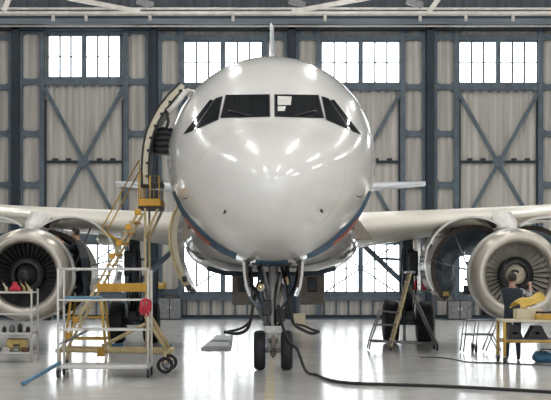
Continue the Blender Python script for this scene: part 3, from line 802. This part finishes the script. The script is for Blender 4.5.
for Y in (SY0,SY1):
    mb('pale_yellow').tube([sh(pt(145,208,SY0),Y),sh(pt(146.5,350,SY0),Y)],.021,8).build('post', t)
    mb('pale_yellow').tube([sh(pt(158,209,SY0),Y),sh(pt(144.5,238,SY0),Y)],.026,8).build('brace', t)
    mb('pale_yellow').tube([sh(pt(145,315,SY0),Y),sh(pt(167,351,SY0),Y)],.036,8).build('brace', t)
    mb('pale_yellow').tube([sh(pt(102,346,SY0),Y),sh(pt(145,324,SY0),Y)],.03,8).build('brace', t)
    mb('pale_yellow').tube([sh(pt(57,350,SY0),Y),sh(pt(170,352,SY0),Y)],.04,8).build('base_rail', t)
    # handrails
    mb('yellow').tube([sh(pt(141,203,SY0),Y),sh(pt(139,160,SY0),Y),sh(pt(102,228,SY0),Y),sh(pt(104,233,SY0),Y),sh(pt(122,243,SY0),Y)],.014,6).build('handrail', t)
    mb('yellow').tube([sh(pt(138.5,203,SY0),Y),sh(pt(138.5,176,SY0),Y),sh(pt(159,176,SY0),Y),sh(pt(159,203,SY0),Y)],.013,6).build('guard_rail', t)
    mb('yellow').tube([sh(pt(150,203,SY0),Y),sh(pt(150,176,SY0),Y)],.014,6).build('guard_post', t)
for x, y in ((138,212),(128.5,227),(119,243),(112,256),(76,320),(68,336)):
    mb('orange').rbox(pt(x,y,SY0-.06),(.12,.08,.11),.02).build('hinge_knuckle', t)
for x in (57,170): mb('pale_yellow').beam(V(pt(x,351,SY0).x,SY0,pt(x,351,SY0).z),V(pt(x,351,SY0).x,SY1,pt(x,351,SY0).z),.07,.07).build('cross_tube', t)
mb('orange').rbox(pt(101,352,SY0-.08),(.14,.12,.16),.02).build('jack_box', t)
for Y in (SY0-.08,SY1+.08):
    R = .155; c = V(pt(165.5,0,SY0).x, Y, R)
    b = MB().use('tyre').lathe([(R*.62,-.045),(R*.95,-.045),(R,-.02),(R,.02),(R*.95,.045),(R*.62,.045)], c, 'Y', 28, closed=True)
    b.use('gear_grey').lathe([(.0,-.03),(.04,-.03),(.04,.03),(0,.03)], c, 'Y', 14)
    for i in range(6):
        a = i*math.pi/3+.3; b.beam(c, c+V(math.cos(a)*R*.75,0,math.sin(a)*R*.75),.022,.02)
    b.build('wheel', t)
    caster(V(pt(60,0,SY0).x,Y,.10),.10,.05,'caster',t)
    mb('pale_yellow').tube([V(pt(60,0,SY0).x,Y,.2),V(pt(60,0,SY0).x,Y,.46)],.03,8).build('caster_post', t)
    mb('pale_yellow').beam(V(pt(165.5,0,SY0).x,Y,.155),V(pt(165.5,0,SY0).x,Y,.42),.05,.03).build('axle_bracket', t)

# white trolley
TY0, TY1 = 26.55, 25.85
TY0, TY1 = 26.0, 26.75
tx0, tx1 = pt(58,0,TY0).x, pt(148,0,TY0).x
def tz(y): return CZ+(HY-y)*TY0/F
t = thing('shelf_trolley','white tubular shelf trolley on casters standing in front of the yellow stair','trolley',((tx0+tx1)/2,26.4,0))
for X in (tx0, tx1):
    for Y in (TY0, TY1):
        mb('white_tube').tube([V(X,Y,.17),V(X,Y,tz(269))],.020,10).build('post', t)
        caster(V(X,Y,.075),.075,.04,'caster',t)
for y in (269,):
    mb('white_tube').tube([V(tx0,TY0,tz(y)),V(tx1,TY0,tz(y)),V(tx1,TY1,tz(y)),V(tx0,TY1,tz(y))],.02,8,close=True).build('top_rail', t)
mb('white_tube').rbox(((tx0+tx1)/2,(TY0+TY1)/2,tz(300)),(tx1-tx0,TY1-TY0,.03),.01).build('shelf', t)
mb('white_tube').rbox(((tx0+tx1)/2,(TY0+TY1)/2,tz(330)),(tx1-tx0,TY1-TY0,.03),.01).build('shelf', t)
mb('white_tube').rbox(((tx0+tx1)/2,(TY0+TY1)/2,tz(367)),(tx1-tx0,TY1-TY0,.07),.02).build('shelf', t)
for a in (TY0,TY1): mb('grey_tube').tube([V(tx0,a,tz(345)),V(tx0+.5,a,tz(330))],.012,6).build('stay', t)
tb0, tb1 = V(tx0+.02,TY0-.02,.26), gp(24,383,.05)
mb('blue_steel').beam(tb0, tb1, .055, .05).cyl(tb1-V(0,.1,0),tb1+V(0,.1,0),.035,10).build('tow_bar', t, label='blue tow bar')
mat_ = mb('blue_steel').rbox((pt(82,0,TY0).x,TY0+.25,tz(300)+.0375),(.62,.42,.045),.015).build('tool_case',loc=(pt(82,0,TY0).x,TY0+.25,tz(300)+.015)); tag(mat_,'flat blue case on the upper shelf of the white trolley','case')
# red gloves hung on the trolley post
g = mb('red_cloth')
px = tx1-.03
for i, (dx, dz, L) in enumerate(((-.09,0,.24),(-.03,.03,.30),(.03,.0,.27),(.07,.02,.2))):
    a = V(px+dx, TY0-.05, tz(301)+dz); g.tube([a, a+V(.01,-.02,-L*.3), a+V(-.005,-.01,-L*.7), a+V(.01,0,-L)],[.015,.026,.032,.012],8)
g.tube([V(px-.08,TY0-.045,tz(301)),V(px,TY0-.05,tz(299)),V(px+.06,TY0-.045,tz(301))],.022,8)
tag(g.build('rag',loc=(px,TY0-.03,tz(300))),'red rag hanging on the right post of the white trolley','rag')

# left tool rack
RY0, RY1 = 30.9, 31.7
rx1 = pt(31.5,0,RY0).x; rx0 = rx1-1.25
def rz(y): return CZ+(HY-y)*RY0/F
t = thing('tool_rack','grey steel shelf rack of tools in front of the left engine at the photo edge','rack',((rx0+rx1)/2,31.3,0))
for X in (rx0,rx1):
    for Y in (RY0,RY1): mb('light_steel').tube([V(X,Y,0),V(X,Y,rz(289))],.022,8).build('post', t)
SH = [292.5,314,333.5,353]
for y in SH: mb('light_steel').rbox(((rx0+rx1)/2,(RY0+RY1)/2,rz(y)),(rx1-rx0,RY1-RY0,.04),.008).build('shelf', t)
tops = rz(SH[0])+.02
specs = [('tool_bag','red_cloth',-.42,.18,'crumpled red cloth bag on top of the left tool rack','bag')]
b = mb('red_cloth'); cc = V(rx1-.38,RY0+.2,tops)
b.loft([[cc+V(math.cos(a)*r*1.0,math.sin(a)*r*.8,z+.01*math.sin(3*a)) for a in [2*math.pi*k/14 for k in range(14)]] for r, z in ((.10,0),(.13,.05),(.09,.11),(.04,.15),(.06,.19))])
tag(b.build('cloth_bag',loc=cc),'small red cloth bag on top of the left tool rack','bag')
for i, (dx, lb) in enumerate(((.08,'nearest the right post'),(.20,'second from the right post'),(.56,'left of the red cloth bag'),(.78,'far left beside the photo edge'))):
    c_ = V(rx1-dx, RY0+.22+.1*(i%2), tops)
    b = mb(['pale_yellow','gold','cream','gold'][i]).tube([c_,c_+V(-.01,0,.08),c_+V(-.03,0,.10),c_+V(-.07,-.02,.17)],[.035,.03,.018,.014],10)
    b.use('brown_edge').tube([c_+V(-.07,-.02,.17),c_+V(-.09,-.03,.21)],.02,8)
    tag(b.build('hand_tool',loc=c_),['pale yellow','dull gold','cream','dull gold'][i]+' handled tool on top of the left rack, '+lb,'tool','tools on top of the rack')
for i in range(7):
    c_ = V(rx1-.1-i*.165, RY0+.15, rz(SH[2])+.02)
    R = .045+.008*(i%3); Hh = .13+.03*((i*2)%3)
    b = mb(['black','dark_metal','gear_grey'][i%3]).lathe([(.005,0),(R,0),(R,Hh*.75),(R*.6,Hh*.88),(R*.35,Hh*.9),(R*.35,Hh),(.005,Hh)], c_, 'Z', 16)
    tag(b.build('can',loc=c_),'dark metal can in the row on the third shelf of the left rack','can','cans on the rack shelf')
c_ = V(rx1-.98,RY0+.3,rz(SH[3])+.02)
b = mb('chrome').lathe([(.005,0),(.16,0),(.19,.04),(.19,.2),(.14,.28),(.06,.31),(.06,.35),(.005,.35)], c_, 'Z', 28)
tag(b.build('canister',loc=c_),'shiny steel canister on the bottom shelf of the left rack','canister')
c_ = V(rx1-.36,RY0+.42,rz(SH[3])+.02)
b = mb('gold').rbox(c_+V(0,0,.13),(.42,.30,.26),.02).use('brown_edge').box(c_+V(0,-.155,.13),(.14,.01,.05)).box(c_+V(0,0,.265),(.43,.06,.012))
tag(b.build('tool_box',loc=c_),'gold coloured box on the bottom shelf of the left rack','box')
for i in range(4):
    c_ = V(rx1-.14-.2*i,RY0+.1,rz(SH[3])+.02)
    b = mb(['black','gear_grey','white_tube','black'][i]).rbox(c_+V(0,0,.045),(.15,.1,.09),.015).use('red_paint' if i == 0 else 'chrome').cyl(c_+V(-.05,-.055,.05),c_+V(.05,-.055,.05),.016,8)
    tag(b.build('fitting',loc=c_),['small black fitting with red end by the right post','grey metal fitting second from the right post','white fitting in front of the gold box','black fitting left of the white one'][i]+', bottom rack shelf','fitting','fittings on the bottom shelf')

# step ladder by the right main gear
LY0, LY1 = 36.4, 37.1
t = thing('step_ladder','yellow step ladder on a grey wheeled frame by the right main wheels','ladder',(pt(400,0,36.7).x,36.75,0))
for Y, dx in ((LY0,0),(LY1,3)):
    mb('pale_yellow').beam(V(pt(391,348,LY0).x,Y,.07),sh(pt(411,273,LY0),Y),.05,.04).build('stile', t)
    mb('grey_tube').tube([sh(pt(410,285,LY0),Y),V(pt(437,0,LY0).x,Y,.16)],.022,8).build('rear_strut', t)
    mb('grey_tube').tube([V(pt(371,0,LY0).x,Y,.23),V(pt(438,0,LY0).x,Y,.16)],.025,8).build('base_rail', t)
    mb('grey_tube').tube([V(pt(369,0,LY0).x,Y,.03),V(pt(371.5,0,LY0).x,Y,.3),sh(pt(381,311,LY0),Y),sh(pt(400,313,LY0),Y)],.02,8).build('side_rail', t)
    mb('grey_tube').tube([sh(pt(374.5,325,LY0),Y),sh(pt(397,325,LY0),Y)],.016,8).build('side_rail', t)
    caster(V(pt(437,0,LY0).x,Y,.085),.085,.05,'caster',t)
    caster(V(pt(391,0,LY0).x,Y,.05),.05,.04,'caster',t)
for i in range(1,9):
    u = i/9; a = V(pt(391,348,LY0).x,0,.07); c_ = pt(411,273,LY0)
    p = V(a.x+(c_.x-a.x)*u,(LY0+LY1)/2,a.z+(c_.z-a.z)*u)
    mb('pale_yellow').rbox(p,(.08,LY1-LY0,.025),.006).build('tread', t)
mb('grey_tube').rbox(V(pt(411,0,LY0).x,(LY0+LY1)/2,pt(0,273,LY0).z+.02),(.22,LY1-LY0+.06,.06),.01).build('top_cap', t)

# small grey step stand in front of the right engine
t = thing('step_stand','small grey wheeled step stand under the right engine intake','step stand',(pt(482,0,35.5).x,35.5,0))
QY0, QY1 = 35.2, 35.8
for Y in (QY0,QY1):
    mb('grey_tube').tube([V(pt(463.5,0,QY0).x,Y,.03),sh(pt(467,321,QY0),Y),sh(pt(498,321,QY0),Y),V(pt(486,0,QY0).x,Y,.05)],.018,8).build('frame', t)
    mb('grey_tube').tube([sh(pt(465,335,QY0),Y),sh(pt(492,335,QY0),Y)],.014,8).build('rail', t)
    mb('grey_tube').tube([V(pt(476,0,QY0).x,Y,.17),sh(pt(479,321,QY0),Y)],.014,8).build('rail', t)
    mb('grey_tube').tube([sh(pt(492,333,QY0),Y),V(pt(501,0,QY0).x,Y,.05)],.014,8).build('stay', t)
    caster(V(pt(476,0,QY0).x,Y,.09),.09,.05,'caster',t)
for y in (321,335): mb('grey_tube').box(V(pt(481,0,QY0).x,(QY0+QY1)/2,pt(0,y,QY0).z+.02),(.6,QY1-QY0,.02)).build('step', t)
mb('grey_tube').tube([sh(pt(467,321,QY0),QY0),sh(pt(468,310,QY0),QY0),sh(pt(470,306,QY0),QY0),sh(pt(474,307,QY0),QY0),sh(pt(475,311,QY0),QY0)],.016,8).build('handle', t)

# yellow work table trolley on the right
BY0, BY1 = 30.4, 31.3
bx0 = pt(504.5,0,BY0).x; bx1 = bx0+1.75
def bz(y): return CZ+(HY-y)*BY0/F
t = thing('work_trolley','yellow framed work trolley with flat top in front of the right engine','trolley',((bx0+bx1)/2,30.85,0))
mb('cream').rbox(((bx0+bx1)/2,(BY0+BY1)/2,bz(321)),(bx1-bx0+.1,BY1-BY0+.06,.05),.01).build('table_top', t)
for X in (bx0,bx1):
    for Y in (BY0,BY1):
        mb('yellow').tube([V(X,Y,.15),V(X,Y,bz(322))],.032,8).build('leg', t)
        caster(V(X,Y,.07),.07,.045,'caster',t)
zl = bz(341.5)
mb('yellow').tube([V(bx0,BY0,zl),V(bx1,BY0,zl),V(bx1,BY1,zl),V(bx0,BY1,zl)],.028,8,close=True).build('lower_rail', t)
mb('grey_tube').box(((bx0+bx1)/2,(BY0+BY1)/2,zl+.03),(bx1-bx0,BY1-BY0,.02)).build('lower_shelf', t)
for i, (xa_, xb_) in enumerate(((512,527),(532,548))):
    p = [(pt(xa_-2,0,BY0).x,zl+.045),(pt(xb_-2,0,BY0).x,zl+.045),(pt(xb_-8,0,BY0).x,bz(325)),(pt(xa_-1,0,BY0).x,bz(325))]
    if i: p = [(pt(xa_-4,0,BY0).x,zl+.045),(pt(xb_+2,0,BY0).x,zl+.045),(pt(xb_-5,0,BY0).x,bz(326)),(pt(xa_+3,0,BY0).x,bz(326))]
    c_ = V(sum(q[0] for q in p)/4,BY0+.35,zl+.045)
    b = mb('black').prism(p, BY0+.15, BY0+.6).use('gear_grey').box(c_+V(0,-.19,.12),(.08,.02,.05))
    tag(b.build('parts_case',loc=c_),['slanted black case under the table, nearer the yellow leg','black wedge-shaped case under the table, farther from the yellow leg'][i],'case')
c_ = V(pt(534,0,BY0).x,BY0+.45,bz(321)+.025)
b = mb('carton').rbox(c_+V(-.05,.05,.11),(.52,.5,.22),.02)
M['yellow_cover'] = mat('yellow_cover', (.68,.46,.07), .5, noise=.25, nscale=5)
tag(b.build('crate',loc=c_),'pale crate on the yellow work trolley beneath the yellow cover','crate')
rows = []
for i in range(9):
    u = i/8; r = []
    for k in range(13):
        v = k/12; an = math.pi*v
        w_ = .16+.05*math.sin(u*3)
        r.append(c_+V(-.30+u*.5+math.cos(an)*w_*.5, -.20+.5*v, .225+.18*u+math.sin(an)*(.13+.03*math.sin(u*7))))
    rows.append(r)
nn = [[V(0,0,1)]*13]*9
b = mb('yellow_cover').shell(rows, nn, .02)
tag(b.build('cover',loc=c_+V(0,0,.225)),'bulging yellow cover lying over the pale crate on the work trolley','cover')
c2 = V(pt(545,0,BY0).x,BY0+.15,bz(321)+.025)
b = mb('yellow').rbox(c2+V(0,0,.06),(.36,.2,.12),.03).use('black').cyl(c2+V(-.16,0,.15),c2+V(.16,0,.15),.02,8).box(c2+V(-.15,0,.13),(.02,.03,.05)).box(c2+V(.15,0,.13),(.02,.03,.05))
tag(b.build('tool_box',loc=c2),'small yellow tool box with black handle on the front of the work trolley','tool box')
c_ = gp(546,362)
b = mb('blue_steel'); 
b.loft([[c_+V((-.28+.56*i/8), math.cos(a)*.17*(1 if 0<i<8 else .55), .10+max(-.10,math.sin(a)*(.13 if 0<i<8 else .06)+.02*math.sin(i*2.1))) for a in [2*math.pi*k/16 for k in range(16)]] for i in range(9)])
b.use('navy_cloth').tube([c_+V(-.15,-.05,.2),c_+V(-.08,-.06,.27),c_+V(.08,-.06,.27),c_+V(.15,-.05,.2)],.014,6)
tag(b.build('duffel_bag',loc=c_),'blue duffel bag lying on the floor by the yellow work trolley','bag')

# cables on the floor
def smooth(P, n=8):
    out = []
    for i in range(len(P)-1):
        a, b_, c_, d_ = P[max(i-1,0)], P[i], P[i+1], P[min(i+2,len(P)-1)]
        for k in range(n):
            t_ = k/n
            out.append(.5*((2*b_)+(-a+c_)*t_+(2*a-5*b_+4*c_-d_)*t_*t_+(-a+3*b_-3*c_+d_)*t_**3))
    return out+[P[-1]]
r = .027
cp = [V(gx+.10,gy-.3,1.25),V(gx+.17,gy-.4,.9),V(gx+.30,gy-.6,.55),pt(297,349,27.2),pt(306,362,26.4)]
cp[-1].z = .10
cp += [gp(x,y,r) for x, y in ((317,375),(330,380),(350,383),(390,384.5),(440,386),(500,389),(560,392.5),(640,397))]
tag(mb('black').tube(smooth(cp),r,8).build('power_cable',loc=(gx,gy-.3,r)),'thick black power cable running from the nose gear across the floor to the right','cable')
cp = [gp(x,y,.02) for x, y in ((318,376),(326,374.5),(345,378),(368,377.5),(392,374))]
for q, pts_ in (('left',((224,332),(238,333.5),(247,329),(251,318),(253,305),(256,292))),('right',((319,331.5),(312,333.5),(303,330),(294,324),(291,312),(288,296)))):
    P = []
    for i, (x, y) in enumerate(pts_):
        if i < 3: P.append(pt(x,y,gy-.02)); P[-1].z = max(P[-1].z,.03)
        else: P.append(pt(x,y,gy-.1))
    P2_ = [pt(x,y-3.2+(.9*i),gy+.1) for i, (x, y) in enumerate(pts_[1:3])]
    b = mb('black').tube(smooth(P),.032,8).tube(smooth([P[0]]+[pt(pts_[1][0],pts_[1][1]-4,gy+.1),pt(pts_[2][0],pts_[2][1]-4.5,gy+.05),P[3]]),.025,8)
    tag(b.build('hose',loc=P[0]),'looped black hose hanging on the %s side of the nose gear' % q,'hose')
cp = [gp(x,y,.012) for x, y in ((205,345.5),(225,346.5),(246,346),(262,352),(276,348))]
tag(mb('black').tube(smooth([gp(x,y,.01) for x, y in ((420,357),(445,358),(470,362),(500,363),(560,366))]),.012,6).build('thin_cable',loc=gp(420,357)),'thin dark cable lying on the floor in front of the right engine','cable')
# floor panels
for i, (q, lb) in enumerate(((((201,350),(231,350),(232,344),(209,344)),'pale flat panel on the floor left of the nose wheels, nearer one'),(((210,343),(232,343),(233,337),(216,337)),'pale flat panel on the floor left of the nose wheels, farther one'))):
    P = [gp(x,y) for x, y in q]; c_ = sum(P,V(0,0,0))/4
    b = mb('light_steel').add([p+V(0,0,.005) for p in P]+[p+V(0,0,.06) for p in P],[(0,3,2,1),(4,5,6,7),(0,1,5,4),(1,2,6,5),(2,3,7,6),(3,0,4,7)])
    Q = [p*.85+c_*.15+V(0,0,.06) for p in P]
    b.use('gear_grey').add(Q+[p+V(0,0,.012) for p in Q],[(0,3,2,1),(4,5,6,7),(0,1,5,4),(1,2,6,5),(2,3,7,6),(3,0,4,7)])
    tag(b.build('floor_panel',loc=c_),lb,'panel')
# box far behind the nose gear
c_ = gp(299.5,325); 
b = mb('carton').rbox(c_+V(0,.2,.22),(.46,.4,.44),.01).use('cream').box(c_+V(0,.2,.442),(.08,.41,.006)).box(c_+V(0,-.002,.3),(.08,.006,.2))
tag(b.build('carton',loc=c_),'pale cardboard carton on the floor behind the nose gear','box')
# chock by left main wheel
for i, (x, y, lb) in enumerate(((116,350,'blue wheel chock on the floor in front of the left main wheels'),(166,350,'small blue wheel chock right of the left main wheels'))):
    c_ = gp(x,y); w = .36 if i == 0 else .3
    b = MB().use('blue_steel'); 
    b.add([c_+V(-w/2,0,0),c_+V(w/2,0,0),c_+V(w/2,.3,0),c_+V(-w/2,.3,0),c_+V(-w/2,.1,.16),c_+V(w/2,.1,.16),c_+V(w/2,.2,.16),c_+V(-w/2,.2,.16)],[(0,3,2,1),(4,5,6,7),(0,1,5,4),(1,2,6,5),(2,3,7,6),(3,0,4,7)])
    b.use('black').tube([c_+V(-.05,.15,.16),c_+V(0,.15,.2),c_+V(.05,.15,.16)],.012,6)
    tag(b.build('wheel_chock',loc=c_),lb,'chock')
# grey stand with two red covers beside the right main gear
GY = 42.6
t = thing('parts_stand','narrow grey stand behind the right main wheels carrying two red covers','stand',(pt(419,0,GY).x,GY,0))
gz = CZ+(HY-291)*GY/F
mb('grey_tube').rbox(V(pt(419,0,GY).x,GY,gz),(.95,.5,.05),.01).build('stand_top', t)
for X in (-.42,.42):
    for Y in (-.2,.2): mb('grey_tube').tube([V(pt(419,0,GY).x+X,GY+Y,0),V(pt(419,0,GY).x+X,GY+Y,gz)],.022,8).build('leg', t)
for i, x in enumerate((416.5,426.5)):
    c_ = V(pt(x,0,GY).x,GY,gz+.025)
    b = mb('red_cloth').loft([[c_+V(math.cos(a)*.12*s_,math.sin(a)*.12*s_,z) for a in [2*math.pi*k/16 for k in range(16)]] for s_, z in ((.9,0),(1,.06),(.9,.16),(.55,.25),(.2,.29))])
    b.use('black').tube([c_+V(-.03,0,.28),c_+V(0,0,.32),c_+V(.03,0,.28)],.012,6)
    tag(b.build('intake_cover',loc=c_),['red padded cover on the grey stand, nearer the main wheels','red padded cover on the grey stand, nearer the right engine'][i],'cover')
# things along the back wall
def wallbox(name, x0, x1, y0, y1, m, label, cat, d=.5, feet=False, Y=None):
    Yb = Y or WY-.6
    p0, p1 = pt(x0,y1,Yb-d), pt(x1,y0,Yb-d)
    if p0.z < .25: p0.z = 0
    c_ = V((p0.x+p1.x)/2,Yb-d/2,p0.z)
    t = thing(name, label, cat, c_)
    w, h_ = p1.x-p0.x, p1.z-p0.z
    mb(m).rbox(c_+V(0,0,h_/2),(w,d,h_),.02).build('body', t)
    dr = mb('gear_grey')
    for q in (-1,1): dr.box(c_+V(q*w*.25,-d/2-.008,h_*.5),(w*.46,.016,h_*.88))
    D = dr.build('door_panel', t)
    hn = mb('chrome')
    for q in (-1,1): hn.box(c_+V(q*.06,-d/2-.03,h_*.55),(.02,.03,.14))
    hn.build('handle', D)
    return t
wallbox('cabinet',158,181,297,319,'navy_steel','dark steel cabinet standing by the hangar door behind the left main wheels','cabinet')
wallbox('cabinet',388,412,299,319,'navy_steel','dark steel cabinet by the hangar door behind the right main wheels','cabinet')
wallbox('cabinet',448,472,300,319,'navy_steel','dark steel cabinet by the hangar door behind the right engine cowl','cabinet')
Yb = WY-.36
for nm, x, y, w, h_, m, lb, cat in (('junction_box',162,285.5,.34,.3,'yellow','small yellow box fixed on the hangar door behind the yellow stair','box'),('fire_box',305,290,.38,.62,'red_paint','red box fixed on the hangar door behind the nose gear','box')):
    p = pt(x,y,Yb)
    b = mb(m).rbox(p,(w,.24,h_),.02).use('black').box(p+V(w*.3,-.125,0),(.04,.02,.08)).use('white_tube').box(p+V(-.03,-.122,h_*.2),(w*.5,.006,h_*.15))
    tag(b.build(nm,loc=p),lb,cat)

# ---------------------------------------------------------------- light, camera
w = bpy.data.worlds.new('sky'); S.world = w; w.use_nodes = True
bg = w.node_tree.nodes['Background']; bg.inputs['Color'].default_value = (.93,.96,1,1); bg.inputs['Strength'].default_value = 1.15
cam = bpy.data.cameras.new('camera'); co = bpy.data.objects.new('camera', cam); COL.objects.link(co)
co.location = (0,0,CZ); co.rotation_euler = (math.pi/2,0,0)
cam.sensor_width = 36; cam.lens = 36*F/551; cam.shift_y = (HY-200)/551; cam.clip_end = 300
S.camera = co
vs = S.view_settings; vs.view_transform = 'Standard'; vs.look = 'None'; vs.exposure = 0.2; vs.gamma = 1; vs.use_curve_mapping = False
S.cycles.max_bounces = 8; S.cycles.diffuse_bounces = 4; S.cycles.glossy_bounces = 4
